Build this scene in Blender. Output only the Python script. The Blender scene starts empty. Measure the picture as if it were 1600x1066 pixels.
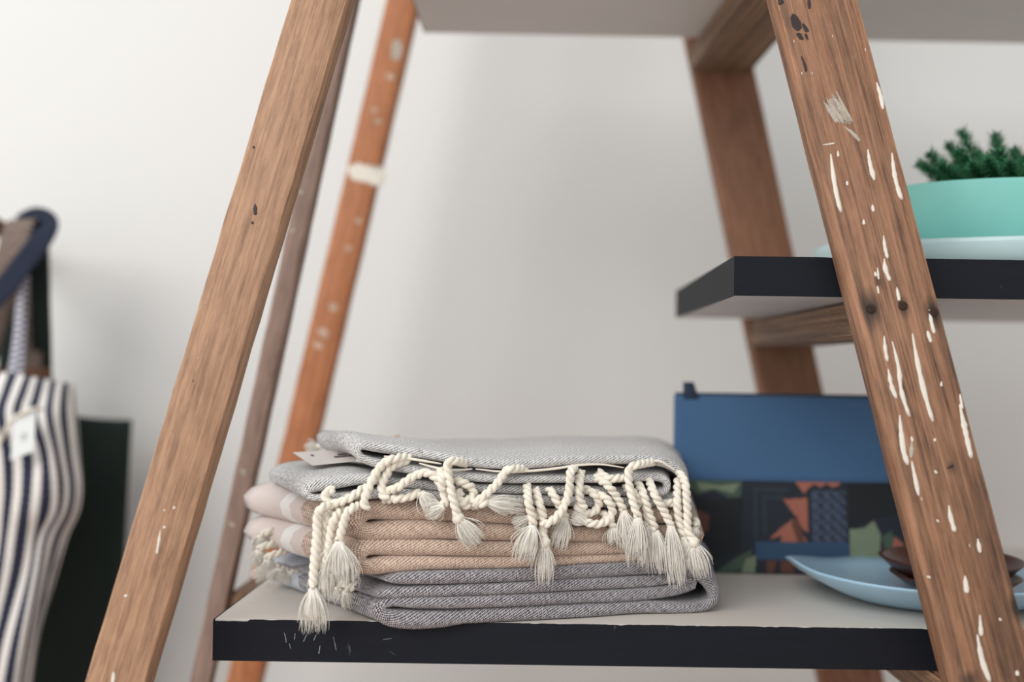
import bpy, bmesh, math, random
from mathutils import Vector, Matrix, noise
random.seed(7)
C = bpy.context.scene.collection
PI = math.pi
# ------------------------------------------------------------------ camera
F = 1627.0; PU, PV = 863.0, 570.0; ROLL = 0.0140; H = 0.70
cr, sr = math.cos(ROLL), math.sin(ROLL)
cam_d = bpy.data.cameras.new('camera'); cam = bpy.data.objects.new('camera', cam_d); C.objects.link(cam)
cam_d.sensor_width = 36; cam_d.lens = F * 36 / 1600
cam_d.shift_x = -(PU - 800) / 1600; cam_d.shift_y = (PV - 533) / 1600
cam_d.clip_start = 0.02
cam_d.dof.use_dof = True; cam_d.dof.focus_distance = 0.848; cam_d.dof.aperture_fstop = 1.75
cam.matrix_world = Matrix(((cr, -sr, 0, 0), (0, 0, -1, 0), (sr, cr, 0, H), (0, 0, 0, 1)))
bpy.context.scene.camera = cam
# ------------------------------------------------------------------ light
def lin(c):
    c = c / 255.0
    return c / 12.92 if c <= 0.04045 else ((c + 0.055) / 1.055) ** 2.4
def rgb(r, g, b): return (lin(r), lin(g), lin(b), 1.0)
w = bpy.data.worlds.new('room_light'); bpy.context.scene.world = w; w.use_nodes = True
w.node_tree.nodes['Background'].inputs[0].default_value = (0.945, 0.972, 1.0, 1)
w.node_tree.nodes['Background'].inputs[1].default_value = 0.80
def area(name, loc, aim, sx, sy, power, col):
    d = bpy.data.lights.new(name, 'AREA'); d.shape = 'RECTANGLE'; d.size = sx; d.size_y = sy
    d.energy = power; d.color = col
    o = bpy.data.objects.new(name, d); C.objects.link(o); o.location = loc
    o.rotation_euler = (Vector(aim) - Vector(loc)).to_track_quat('-Z', 'Y').to_euler()
area('window_light', (-1.5, -1.2, 2.15), (0.05, 1.3, 0.75), 2.2, 1.8, 50, (1.0, 0.975, 0.93))
vs = bpy.context.scene.view_settings
vs.view_transform = 'Standard'; vs.look = 'None'; vs.gamma = 1; vs.use_curve_mapping = False; vs.exposure = 0.13
bpy.context.scene.display_settings.display_device = 'sRGB'

# ------------------------------------------------------------------ helpers
def P(u, v, Y):
    du, dv = u - PU, v - PV
    return Vector(((du * cr + dv * sr) * Y / F, Y, H - (-du * sr + dv * cr) * Y / F))
def lerp_tab(tab, x):
    if x <= tab[0][0]: return tab[0][1]
    for (a, b), (c, d) in zip(tab, tab[1:]):
        if x <= c: return b + (d - b) * (x - a) / (c - a)
    return tab[-1][1]
def thing(name, label, cat, loc=(0, 0, 0), group=None):
    o = bpy.data.objects.new(name, None); C.objects.link(o); o.location = loc; o.empty_display_size = 0.05
    o['label'] = label; o['category'] = cat
    if group: o['group'] = group
    return o
def mesh_obj(name, bm, mat, parent=None, smooth=True, label=None):
    bmesh.ops.recalc_face_normals(bm, faces=bm.faces[:])
    me = bpy.data.meshes.new(name); bm.to_mesh(me); bm.free()
    for p in me.polygons: p.use_smooth = smooth
    for m in (mat if isinstance(mat, (list, tuple)) else [mat]): me.materials.append(m)
    o = bpy.data.objects.new(name, me); C.objects.link(o)
    if parent is not None:
        o.parent = parent
        if parent.type == 'EMPTY': o.location = -parent.location
    if label: o['label'] = label
    return o
def auto_smooth(o, ang=35):
    o.data.set_sharp_from_angle(angle=math.radians(ang))
def box_bm(x0, x1, y0, y1, z0, z1, bev=0.0, seg=2):
    bm = bmesh.new()
    r = bmesh.ops.create_cube(bm, size=1)
    for v in bm.verts:
        v.co = Vector((x0 + (v.co.x + .5) * (x1 - x0), y0 + (v.co.y + .5) * (y1 - y0), z0 + (v.co.z + .5) * (z1 - z0)))
    if bev: bmesh.ops.bevel(bm, geom=bm.edges[:], offset=bev, segments=seg, affect='EDGES', profile=0.5)
    return bm
def catmull(pts, step=None, n=None):
    pts = [Vector(p) for p in pts]
    if len(pts) == 2:
        dense = [pts[0].lerp(pts[1], i / 40) for i in range(41)]
    else:
        ext = [pts[0] * 2 - pts[1]] + pts + [pts[-1] * 2 - pts[-2]]
        dense = []
        for i in range(1, len(ext) - 2):
            a, b, c, d = ext[i - 1:i + 3]
            for k in range(24):
                t = k / 24
                dense.append(0.5 * ((2 * b) + (c - a) * t + (2 * a - 5 * b + 4 * c - d) * t * t + (3 * b - a - 3 * c + d) * t ** 3))
        dense.append(pts[-1])
    L = [0.0]
    for a, b in zip(dense, dense[1:]): L.append(L[-1] + (b.xyz - a.xyz).length)
    if n is None: n = max(4, int(L[-1] / step) + 1)
    out = []; j = 0
    for i in range(n):
        s = L[-1] * i / (n - 1)
        while j < len(L) - 2 and L[j + 1] < s: j += 1
        t = (s - L[j]) / max(1e-9, L[j + 1] - L[j])
        out.append(dense[j].lerp(dense[j + 1], min(1, t)))
    return out
def frames(path):
    n = len(path); res = []; up = None
    for i in range(n):
        t = (path[min(n - 1, i + 1)] - path[max(0, i - 1)]).normalized()
        if up is None:
            up = Vector((0, -1, 0)); up = (up - t * up.dot(t))
            if up.length < 1e-3: up = Vector((1, 0, 0)) - t * t.x
        up = (up - t * up.dot(t)).normalized()
        res.append((t, up, t.cross(up)))
    return res
def tube(bm, path, rad, ns=7, caps=True, mi=0):
    fr = frames(path); rings = []
    for i, p in enumerate(path):
        r = rad(i / (len(path) - 1)) if callable(rad) else rad
        t, a, b = fr[i]
        rings.append([bm.verts.new(p + a * (r * math.cos(2 * PI * k / ns)) + b * (r * math.sin(2 * PI * k / ns))) for k in range(ns)])
    for A, B in zip(rings, rings[1:]):
        for k in range(ns):
            f = bm.faces.new((A[k], A[(k + 1) % ns], B[(k + 1) % ns], B[k])); f.material_index = mi
    if caps:
        for R in (rings[0], rings[-1]):
            try: bm.faces.new(R).material_index = mi
            except ValueError: pass
def lathe(prof, cx, cy, n=72, shape=None):
    """closed profile list of (r, z); shape(ang, r, z) -> (x, y, z) offsets"""
    bm = bmesh.new(); rings = []
    for r, z in prof:
        if r < 1e-6: rings.append([bm.verts.new((cx, cy, z))]); continue
        ring = []
        for k in range(n):
            a = 2 * PI * k / n
            p = shape(a, r, z) if shape else (r * math.cos(a), r * math.sin(a), z)
            ring.append(bm.verts.new((cx + p[0], cy + p[1], p[2])))
        rings.append(ring)
    for A, B in zip(rings, rings[1:]):
        for k in range(n):
            q = [A[k % len(A)], A[(k + 1) % len(A)], B[(k + 1) % len(B)], B[k % len(B)]]
            u = []
            for v in q:
                if v not in u: u.append(v)
            if len(u) > 2: bm.faces.new(u)
    return bm
# ------------------------------------------------------------------ materials
class NT:
    def __init__(s, name):
        s.m = bpy.data.materials.new(name); s.m.use_nodes = True; s.t = s.m.node_tree
        s.b = s.t.nodes['Principled BSDF']
    def n(s, typ, **kw):
        x = s.t.nodes.new(typ)
        for k, v in kw.items():
            if hasattr(x, k): setattr(x, k, v)
            else: s.set(x, k, v)
        return x
    def set(s, node, key, v):
        inp = node.inputs[key]
        if isinstance(v, bpy.types.NodeSocket): s.t.links.new(v, inp)
        else: inp.default_value = v
    def math(s, op, a, b=0.0, c=0.0):
        x = s.n('ShaderNodeMath', operation=op); s.set(x, 0, a); s.set(x, 1, b)
        if op in ('MULTIPLY_ADD', 'SMOOTH_MIN', 'COMPARE'): s.set(x, 2, c)
        return x.outputs[0]
    def mix(s, fac, a, b, mode='MIX'):
        x = s.n('ShaderNodeMix', data_type='RGBA', blend_type=mode)
        s.set(x, 0, fac); s.set(x, 6, a); s.set(x, 7, b); return x.outputs[2]
    def ramp(s, fac, stops):
        x = s.n('ShaderNodeValToRGB'); s.set(x, 0, fac); e = x.color_ramp.elements
        while len(e) < len(stops): e.new(0.5)
        for q, (p, c) in zip(e, stops):
            q.position = p; q.color = c if hasattr(c, '__len__') else (c, c, c, 1)
        return x.outputs[0]
    def noise(s, vec, scale, detail=3, rough=0.5):
        x = s.n('ShaderNodeTexNoise'); s.set(x, 'Vector', vec); s.set(x, 'Scale', scale); s.set(x, 'Detail', detail); s.set(x, 'Roughness', rough)
        return x.outputs[0]
    def coord(s, kind, scale=(1, 1, 1), loc=(0, 0, 0)):
        c = s.n('ShaderNodeTexCoord'); m = s.n('ShaderNodeMapping'); s.t.links.new(c.outputs[kind], m.inputs[0])
        m.inputs['Scale'].default_value = scale; m.inputs['Location'].default_value = loc; return m.outputs[0]
    def out(s, col=None, rough=None, bump=None, bstr=0.3, bdist=0.001, **kw):
        if col is not None: s.set(s.b, 'Base Color', col)
        if rough is not None: s.set(s.b, 'Roughness', rough)
        if bump is not None:
            x = s.n('ShaderNodeBump'); s.set(x, 'Height', bump); s.set(x, 'Strength', bstr); s.set(x, 'Distance', bdist)
            s.t.links.new(x.outputs[0], s.b.inputs['Normal'])
        for k, v in kw.items(): s.set(s.b, k.replace('_', ' '), v)
        return s.m
def plain(name, col, rough=0.6, var=0.06, scale=40, bstr=0.1, **kw):
    t = NT(name); c = t.coord('Object'); n = t.noise(c, scale, 4)
    d = tuple(x * (1 - var * 2) for x in col[:3]) + (1,); l = tuple(min(1, x * (1 + var)) for x in col[:3]) + (1,)
    return t.out(t.mix(n, d, l), rough, n, bstr, 0.0006, **kw)
def wood(name, dark, mid, light, crack=0.5, seed=0.0, spots=None, gray=0.25, graycol=rgb(150, 135, 125), rough=0.62):
    t = NT(name)
    g1 = t.noise(t.coord('Object', (230, 200, 1.9), (seed, 0, seed)), 1.0, 6, 0.6)
    g2 = t.noise(t.coord('Object', (560, 420, 4), (seed, 3, 0)), 1.0, 3, 0.6)
    big = t.noise(t.coord('Object', (14, 14, 2.2), (seed * 2, 0, 1)), 1.0, 3)
    base = t.ramp(g1, [(0.30, dark), (0.50, mid), (0.70, light)])
    base = t.mix(t.math('MULTIPLY', t.ramp(g2, [(0.40, 1.0), (0.60, 0.0)]), 0.60), base, tuple(x * 0.55 for x in dark[:3]) + (1,))
    base = t.mix(t.math('MULTIPLY', t.ramp(big, [(0.42, 0.0), (0.72, 1.0)]), gray), base, graycol)
    # fine pale flecks (raised pores and old paint haze)
    fl = t.noise(t.coord('Object', (1300, 900, 90), (seed, 9, 2)), 1.0, 2)
    base = t.mix(t.math('MULTIPLY', t.ramp(fl, [(0.56, 0.0), (0.70, 1.0)]), 0.30), base, tuple(min(1, x * 1.5 + .05) for x in light[:3]) + (1,))
    ck = t.noise(t.coord('Object', (110, 50, 1.5), (seed + 4, 1, 3)), 1.0, 4, 0.7)
    ckm = t.math('MULTIPLY', t.ramp(t.math('ABSOLUTE', t.math('SUBTRACT', ck, 0.47)), [(0.0, 1.0), (0.045, 0.0)]), crack)
    base = t.mix(ckm, base, tuple(x * 0.22 for x in dark[:3]) + (1,))
    we = t.n('ShaderNodeAttribute', attribute_name='wear').outputs[2]
    wn = t.noise(t.coord('Object', (200, 200, 22), (seed, 2, 2)), 1.0, 4, 0.65)
    base = t.mix(t.math('MULTIPLY', we, t.ramp(wn, [(0.35, 0.15), (0.6, 0.75)])), base, tuple(min(1, x * 1.35 + .03) for x in light[:3]) + (1,))
    oc = t.n('ShaderNodeTexCoord').outputs['Object']
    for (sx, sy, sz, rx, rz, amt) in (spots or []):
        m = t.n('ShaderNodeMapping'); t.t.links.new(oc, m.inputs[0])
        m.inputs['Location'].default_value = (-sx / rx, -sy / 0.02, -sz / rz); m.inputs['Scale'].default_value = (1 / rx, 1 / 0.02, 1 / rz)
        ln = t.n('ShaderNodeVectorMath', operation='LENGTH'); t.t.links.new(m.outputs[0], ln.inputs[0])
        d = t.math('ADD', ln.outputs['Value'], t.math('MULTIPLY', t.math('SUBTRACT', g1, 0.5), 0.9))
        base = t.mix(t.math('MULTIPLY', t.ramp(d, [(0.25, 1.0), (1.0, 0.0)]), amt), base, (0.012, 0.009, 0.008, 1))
    h = t.math('SUBTRACT', t.math('ADD', t.math('MULTIPLY', g2, 0.6), t.math('MULTIPLY', g1, 0.5)), ckm)
    return t.out(base, rough, h, 0.45, 0.0008)
def weave(name, dark, light, p=0.0016, bias=0.0, soft=0.55, depth_bands=None, twill=True, hi=None):
    t = NT(name); uv = t.n('ShaderNodeUVMap').outputs[0]
    sp = t.n('ShaderNodeSeparateXYZ'); t.t.links.new(uv, sp.inputs[0]); u, v = sp.outputs[0], sp.outputs[1]
    wob = t.noise(t.coord('UV', (1, 1, 1)), 260, 2)
    wv = t.math('MULTIPLY', t.math('SUBTRACT', wob, 0.5), 1.6)
    K = 2 * PI / p
    a = t.math('SINE', t.math('ADD', t.math('MULTIPLY', u, K), wv))
    if twill:
        b = t.math('SINE', t.math('ADD', t.math('MULTIPLY', t.math('ADD', v, t.math('MULTIPLY', u, 0.5)), K * 0.9), wv))
    else:
        b = t.math('SINE', t.math('ADD', t.math('MULTIPLY', v, K), wv))
    m = t.math('MULTIPLY', a, b)
    n2 = t.noise(t.coord('UV', (900, 200, 1)), 1.0, 3)
    f = t.math('ADD', t.math('MULTIPLY', m, 0.5), t.math('ADD', 0.5 + bias, t.math('MULTIPLY', t.math('SUBTRACT', n2, 0.5), 1.25)))
    f = t.ramp(f, [(0.5 - soft / 2, 0.0), (0.5 + soft / 2, 1.0)])
    col = t.mix(f, dark, light)
    if depth_bands:
        for (s0, s1, sc) in depth_bands:
            k = t.math('MULTIPLY', t.math('GREATER_THAN', t.math('ABSOLUTE', v), s0), t.math('LESS_THAN', t.math('ABSOLUTE', v), s1))
            col = t.mix(k, col, sc)
    return t.out(col, 0.92, m, 0.5, 0.0006, Sheen_Weight=0.25, Sheen_Roughness=0.5)

# wall paint
t = NT('wall_paint'); n = t.noise(t.coord('Object'), 2.2, 3)
M_wall = t.out(t.mix(n, rgb(229, 230, 228), rgb(235, 235, 233)), 0.75, t.noise(t.coord('Object'), 220, 3), 0.05, 0.0005)
t = NT('floor_boards'); n = t.noise(t.coord('Object', (3, 30, 1)), 1.5, 4)
M_floor = t.out(t.mix(n, rgb(164, 144, 132), rgb(190, 172, 160)), 0.5)
M_black = None
t = NT('black_edge'); n = t.noise(t.coord('Object', (14, 90, 160)), 1.0, 4); sc = t.noise(t.coord('Object', (160, 160, 60)), 1.0, 5, 0.75)
big = t.noise(t.coord('Object', (16, 16, 16), (3, 0, 5)), 1.0, 2)
scm = t.math('MULTIPLY', t.ramp(sc, [(0.66, 0.0), (0.74, 1.0)]), t.ramp(big, [(0.52, 0.0), (0.66, 0.55)]))
M_black = t.out(t.mix(scm, t.mix(n, rgb(11, 15, 24), rgb(19, 23, 33)), rgb(110, 118, 126)), 0.62, n, 0.15, 0.0005, Specular_IOR_Level=0.25)
t = NT('laminate'); n = t.noise(t.coord('Object', (6, 6, 6)), 1.0, 5); s2 = t.noise(t.coord('Object', (40, 260, 40)), 1.0, 3)
M_lam = t.out(t.mix(t.ramp(s2, [(0.62, 0.0), (0.75, 0.35)]), t.mix(n, rgb(206, 199, 190), rgb(222, 216, 208)), rgb(180, 172, 162)), 0.42)
M_core = plain('chipboard_core', rgb(214, 196, 168), 0.9, 0.15, 300)
M_under = plain('shelf_underside', rgb(212, 206, 203), 0.6, 0.03, 12)
M_white_paint = plain('dried_white_paint', rgb(232, 226, 214), 0.55, 0.05, 300, 0.3)
M_old_paint = plain('faded_paint', rgb(192, 182, 168), 0.8, 0.25, 500, 0.4)
M_dark_paint = plain('dark_stain', rgb(48, 36, 36), 0.6, 0.2, 300, 0.3)
M_scratch = plain('scratch_chalk', rgb(150, 156, 160), 0.8, 0.2, 900)
M_haze = plain('paint_haze', rgb(206, 178, 158), 0.8, 0.12, 300)
M_screw = plain('rusty_screw', rgb(62, 42, 34), 0.55, 0.3, 900, 0.4, Metallic=0.5)
M_cream = plain('cotton_cord', rgb(246, 239, 224), 0.95, 0.07, 900, 0.5, Sheen_Weight=0.3)
M_brush = plain('cotton_fray', rgb(248, 243, 234), 0.95, 0.06, 900, 0.3, Sheen_Weight=0.3)
M_paper = plain('paper_tag', rgb(222, 214, 208), 0.8, 0.02, 60, 0.05)
M_print = plain('printed_ink', rgb(112, 98, 98), 0.8, 0.05)
M_kraft = plain('kraft_card', rgb(196, 178, 156), 0.8, 0.05)
M_whitetag = plain('white_card', rgb(232, 236, 236), 0.6, 0.01)
M_top = weave('grey_speckled_weave', rgb(44, 48, 60), rgb(236, 234, 232), 0.0020, 0.14, 0.5)
M_beige = weave('beige_twill', rgb(144, 112, 94), rgb(232, 210, 192), 0.0021, 0.03, 0.48, depth_bands=[(0.070, 0.4, rgb(222, 208, 202)), (0.084, 0.096, rgb(242, 238, 234))])  # first band paints side light onto the back folds; second is woven in white
M_grey = weave('grey_twill', rgb(58, 57, 70), rgb(208, 202, 203), 0.0021, -0.06, 0.42, depth_bands=[(0.110, 0.3, rgb(205, 212, 222))])

# ------------------------------------------------------------------ setting
def struct(name, bm, m, smooth=False):
    o = mesh_obj(name, bm, m, None, smooth); o['kind'] = 'structure'; return o
WALL_Y = 1.56
struct('wall_back', box_bm(-3.2, 3.2, WALL_Y, WALL_Y + 0.1, 0, 2.7), M_wall)
struct('floor', box_bm(-3.2, 3.2, -2.5, WALL_Y, -0.05, 0), M_floor)
struct('wall_right', box_bm(2.2, 2.3, -2.5, WALL_Y, 0, 2.7), M_wall)

# ------------------------------------------------------------------ ladder
LADDER_TOP = H + 0.82
lad = thing('ladder_rack', 'old brown wooden ladder trestle with leaning rails and white paint drips holding the shelves', 'ladder', (0, 1.02, 0))
class Rail: pass
def rail(L0, R0, L1, R1, Yt, Yb, dep, mat, bev=0.0022, label=None, ztop=LADDER_TOP):
    A0, B0, A1, B1 = P(L0, 0, Yt), P(R0, 0, Yt), P(L1, 1066, Yb), P(R1, 1066, Yb)
    c0, c1 = (A0 + B0) / 2, (A1 + B1) / 2
    d = (c0 - c1).normalized(); ex = (Vector((1, 0, 0)) - d * d.x).normalized(); ey = d.cross(ex)
    if ey.y < 0: ey = -ey
    wid = 0.5 * ((B0 - A0).dot(ex) + (B1 - A1).dot(ex))
    s0 = (0.0 - c1.z) / d.z; s1 = (ztop - c1.z) / d.z
    org = c1 + d * s0; ln = s1 - s0
    bm = bmesh.new(); nz = 70; ch = bev
    prof = [(-wid / 2 + ch, 0), (wid / 2 - ch, 0), (wid / 2 - ch * .3, ch * .3), (wid / 2, ch), (wid / 2, dep - ch), (wid / 2 - ch, dep), (-wid / 2 + ch, dep), (-wid / 2, dep - ch), (-wid / 2, ch), (-wid / 2 + ch * .3, ch * .3)]
    rings = []; wl = bm.verts.layers.float.new('wear'); WR = (.6, .6, 1, .9, .3, 0, 0, .3, .9, 1)
    for i in range(nz + 1):
        z = ln * i / nz; ring = []
        for k, (x, y) in enumerate(prof):
            j = noise.noise(Vector((x * 90 + L0, y * 60, z * 28))) * 0.0006
            vv = bm.verts.new((x + j, y + (j * .6 if y > 0 else 0), z)); vv[wl] = WR[k]; ring.append(vv)
        rings.append(ring)
    m = len(prof)
    for a, b in zip(rings, rings[1:]):
        for k in range(m): bm.faces.new((a[k], a[(k + 1) % m], b[(k + 1) % m], b[k]))
    bm.faces.new(rings[0]); bm.faces.new(rings[-1])
    r = Rail(); r.M = Matrix((ex, ey, d)).transposed().to_4x4(); r.M.translation = org
    r.inv = r.M.inverted(); r.wid = wid; r.ln = ln; r.n = ey; r.org = org
    o = mesh_obj('rail', bm, mat, lad, True, label); auto_smooth(o, 40)
    o.matrix_local = Matrix.Translation(-lad.location) @ r.M
    r.o = o
    return r
def on_face(r, u, v):
    o = Vector((0, 0, H)); d = P(u, v, 1.0) - o
    t = (r.org - o).dot(r.n) / d.dot(r.n)
    return r.inv @ (o + d * t)
RF = (1213, 1342, 1485, 1626, 0.825, 0.775)
class _T: pass
def rail_space(L0, R0, L1, R1, Yt, Yb):
    A0, B0, A1, B1 = P(L0, 0, Yt), P(R0, 0, Yt), P(L1, 1066, Yb), P(R1, 1066, Yb)
    c0, c1 = (A0 + B0) / 2, (A1 + B1) / 2
    d = (c0 - c1).normalized(); ex = (Vector((1, 0, 0)) - d * d.x).normalized(); ey = d.cross(ex)
    if ey.y < 0: ey = -ey
    r = Rail(); r.M = Matrix((ex, ey, d)).transposed().to_4x4(); r.M.translation = c1 - d * (c1.z / d.z); r.inv = r.M.inverted(); r.n = ey; r.org = r.M.translation
    return r
rs = rail_space(*RF)
SCREWS = [(1361, 483), (1411, 478), (1458.5, 488)]
spots = []
for (u, v), rx, rz, am in zip(SCREWS, (0.010, 0.006, 0.008), (0.020, 0.013, 0.016), (0.9, 0.8, 0.9)):
    q = on_face(rs, u, v); spots.append((q.x, q.y, q.z, rx, rz, am))
for (u, v, rx, rz, am) in ((1490, 560, 0.010, 0.05, 0.42), (1588, 950, 0.007, 0.013, 0.9), (1486, 731, 0.005, 0.007, 0.5), (1372, 440, 0.004, 0.008, 0.6), (1570, 1030, 0.02, 0.05, 0.3), (1560, 930, 0.022, 0.13, 0.30), (1470, 1010, 0.018, 0.09, 0.25), (1545, 780, 0.013, 0.07, 0.28), (1515, 1062, 0.01, 0.008, 0.7)):  # stains; the broad low ones also paint in the rail's shading lower down
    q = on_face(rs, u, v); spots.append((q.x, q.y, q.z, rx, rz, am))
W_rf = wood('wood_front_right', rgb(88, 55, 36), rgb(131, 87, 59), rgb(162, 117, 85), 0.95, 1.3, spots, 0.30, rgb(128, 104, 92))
W_lf = wood('wood_front_left', rgb(112, 76, 51), rgb(146, 106, 76), rgb(180, 140, 108), 0.18, 5.1, None, 0.40, rgb(160, 132, 116))
W_or = wood('wood_orange', rgb(134, 76, 40), rgb(166, 97, 52), rgb(184, 118, 72), 0.1, 7.7, None, 0.2, rgb(190, 150, 120))
W_mv = wood('wood_mauve', rgb(90, 66, 56), rgb(122, 93, 81), rgb(150, 122, 108), 0.2, 2.9, None, 0.4, rgb(150, 138, 136))
W_br = wood('wood_back_right', rgb(92, 58, 40), rgb(126, 82, 56), rgb(150, 102, 72), 0.2, 9.4, None, 0.35, rgb(120, 98, 86))
W_rg = wood('wood_rung', rgb(92, 66, 48), rgb(138, 102, 76), rgb(172, 136, 104), 0.3, 3.3, None, 0.3, rgb(120, 100, 88))
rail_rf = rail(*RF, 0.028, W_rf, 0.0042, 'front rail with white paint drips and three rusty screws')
rail_lf = rail(453, 541, 130, 227, 0.83, 0.775, 0.024, W_lf, 0.0028, 'front rail of smooth pale brown wood')
rail_or = rail(605, 650, 350, 406, 1.29, 1.235, 0.030, W_or, 0.003, 'narrow orange-brown back rail')
rail_mv = rail(524, 556, 296, 326, 1.09, 1.08, 0.024, W_mv, 0.003, 'thin greyish brown middle rail')
rail_br = rail(1062, 1156, 1283, 1384, 1.29, 1.235, 0.030, W_br, 0.003, 'dark brown back rail')
# top board joining the rails (above the picture)
zt = LADDER_TOP
bm = box_bm(-0.02, 0.26, 0.80, 1.36, zt - 0.004, zt + 0.03, 0.003); mesh_obj('top_board', bm, W_rg, lad, False)
def rung(fl, fr, bl, br, z0, z1, label=None):
    """tread from front rail to back rail: front-left/right (x,y), back-left/right (x,y)"""
    ctr = (Vector(fl + (0,)) + Vector(bl + (0,))) / 2
    ax = (Vector(bl + (0,)) - Vector(fl + (0,))).normalized()
    bm = bmesh.new()
    vs_ = []
    for z in (z0, z1):
        for q in (fl, fr, br, bl): vs_.append(bm.verts.new((q[0], q[1], z)))
    a = vs_
    for f in ((0, 1, 2, 3), (4, 5, 6, 7), (0, 1, 5, 4), (1, 2, 6, 5), (2, 3, 7, 6), (3, 0, 4, 7)): bm.faces.new([a[i] for i in f])
    # local frame with z along the tread so the grain runs lengthwise
    M = Matrix((Vector((0, 0, 1)).cross(ax) * -1, Vector((0, 0, 1)), ax)).transposed().to_4x4()
    M.translation = Vector((ctr.x, ctr.y, (z0 + z1) / 2))
    bm.transform(M.inverted())
    bmesh.ops.recalc_face_normals(bm, faces=bm.faces[:])
    bmesh.ops.bevel(bm, geom=bm.edges[:], offset=0.0025, segments=2, affect='EDGES')
    o = mesh_obj('rung', bm, W_rg, lad, False, label); o.matrix_local = Matrix.Translation(-lad.location) @ M
    return o
S_MID_B = H + 0.0578; S_LOW_T = H - 0.2091; S_LOW_B = S_LOW_T - 0.0335; S_UP_B = H + 0.3958
rung((0.203, 0.838), (0.262, 0.838), (0.166, 1.285), (0.240, 1.285), S_UP_B - 0.0325, S_UP_B - 0.0005)
rung((0.252, 0.826), (0.290, 0.826), (0.240, 1.268), (0.310, 1.268), S_MID_B - 0.0325, S_MID_B - 0.0005)
rung((0.312, 0.803), (0.362, 0.803), (0.296, 1.25), (0.370, 1.25), S_LOW_B - 0.0325, S_LOW_B - 0.0005)
rung((-0.335, 1.09), (-0.245, 1.09), (-0.335, 1.26), (-0.245, 1.26), S_LOW_B - 0.0305, S_LOW_B - 0.0005)
# paint marks
def blob(bm, pts2, thick, mi=0):
    """raised flat mark: outline (x,z) on the rail face, slightly domed"""
    cx = sum(p[0] for p in pts2) / len(pts2); cz = sum(p[1] for p in pts2) / len(pts2)
    o0 = [bm.verts.new((x, 0.0004, z)) for x, z in pts2]
    o1 = [bm.verts.new((cx + (x - cx) * .86, -thick, cz + (z - cz) * .97)) for x, z in pts2]
    n = len(pts2)
    for k in range(n): bm.faces.new((o0[k], o0[(k + 1) % n], o1[(k + 1) % n], o1[k]))
    bm.faces.new(o1)
def drip(r, pts, wpx, mat=None, name='paint_drip', thick=0.0006):
    q = [on_face(r, u, v) for u, v in pts]
    pp = catmull([Vector((a.x, 0, a.z)) for a in q], n=14) if len(q) > 1 else [Vector((q[0].x, 0, q[0].z + 0.0012)), Vector((q[0].x, 0, q[0].z - 0.0012))]
    hw = wpx * 0.96 / F / 2
    L, R = [], []
    n = len(pp)
    for i, p in enumerate(pp):
        t = i / (n - 1)
        wv = hw * min(1, (t + .06) * 2.2) ** .7 * (1.0 if t < .82 else math.sqrt(max(0.05, 1 - ((t - .82) / .20) ** 2)))
        wv *= 0.85 + 0.35 * noise.noise(Vector((p.x * 900, p.z * 260, wpx)))
        T = (pp[min(n - 1, i + 1)] - pp[max(0, i - 1)]).normalized(); N = Vector((T.z, 0, -T.x))
        L.append(p + N * wv); R.append(p - N * wv)
    bm = bmesh.new(); m = 14
    rows = []
    for a, c, b in zip(L, pp, R):
        rows.append([bm.verts.new((a.x, 0.0004, a.z)), bm.verts.new(((a.x + c.x * .5) / 1.5, -thick * .9, (a.z + c.z * .5) / 1.5)), bm.verts.new((c.x, -thick * 1.2, c.z)), bm.verts.new(((b.x + c.x * .5) / 1.5, -thick * .9, (b.z + c.z * .5) / 1.5)), bm.verts.new((b.x, 0.0004, b.z))])
    for a, b in zip(rows, rows[1:]):
        for k in range(4): bm.faces.new((a[k], a[k + 1], b[k + 1], b[k]))
    bm.faces.new(rows[0]); bm.faces.new(rows[-1])
    return mesh_obj(name, bm, mat or M_white_paint, r.o, True)
def patch(r, poly, mat, name, jitter=0.0):
    q = [on_face(r, u, v) for u, v in poly]
    for _ in range(2): q = [x for a, b in zip(q, q[1:] + q[:1]) for x in (a.lerp(b, .22), a.lerp(b, .78))]
    out = []
    for a, b in zip(q, q[1:] + q[:1]):
        for k in range(5):
            p = a.lerp(b, k / 5); j = noise.noise_vector(Vector((p.x * 1400, 0, p.z * 900))) * jitter
            out.append((p.x + j.x, p.z + j.z * 1.5))
    bm = bmesh.new(); blob(bm, out, 0.0003)
    return mesh_obj(name, bm, mat, r.o, False)
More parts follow.
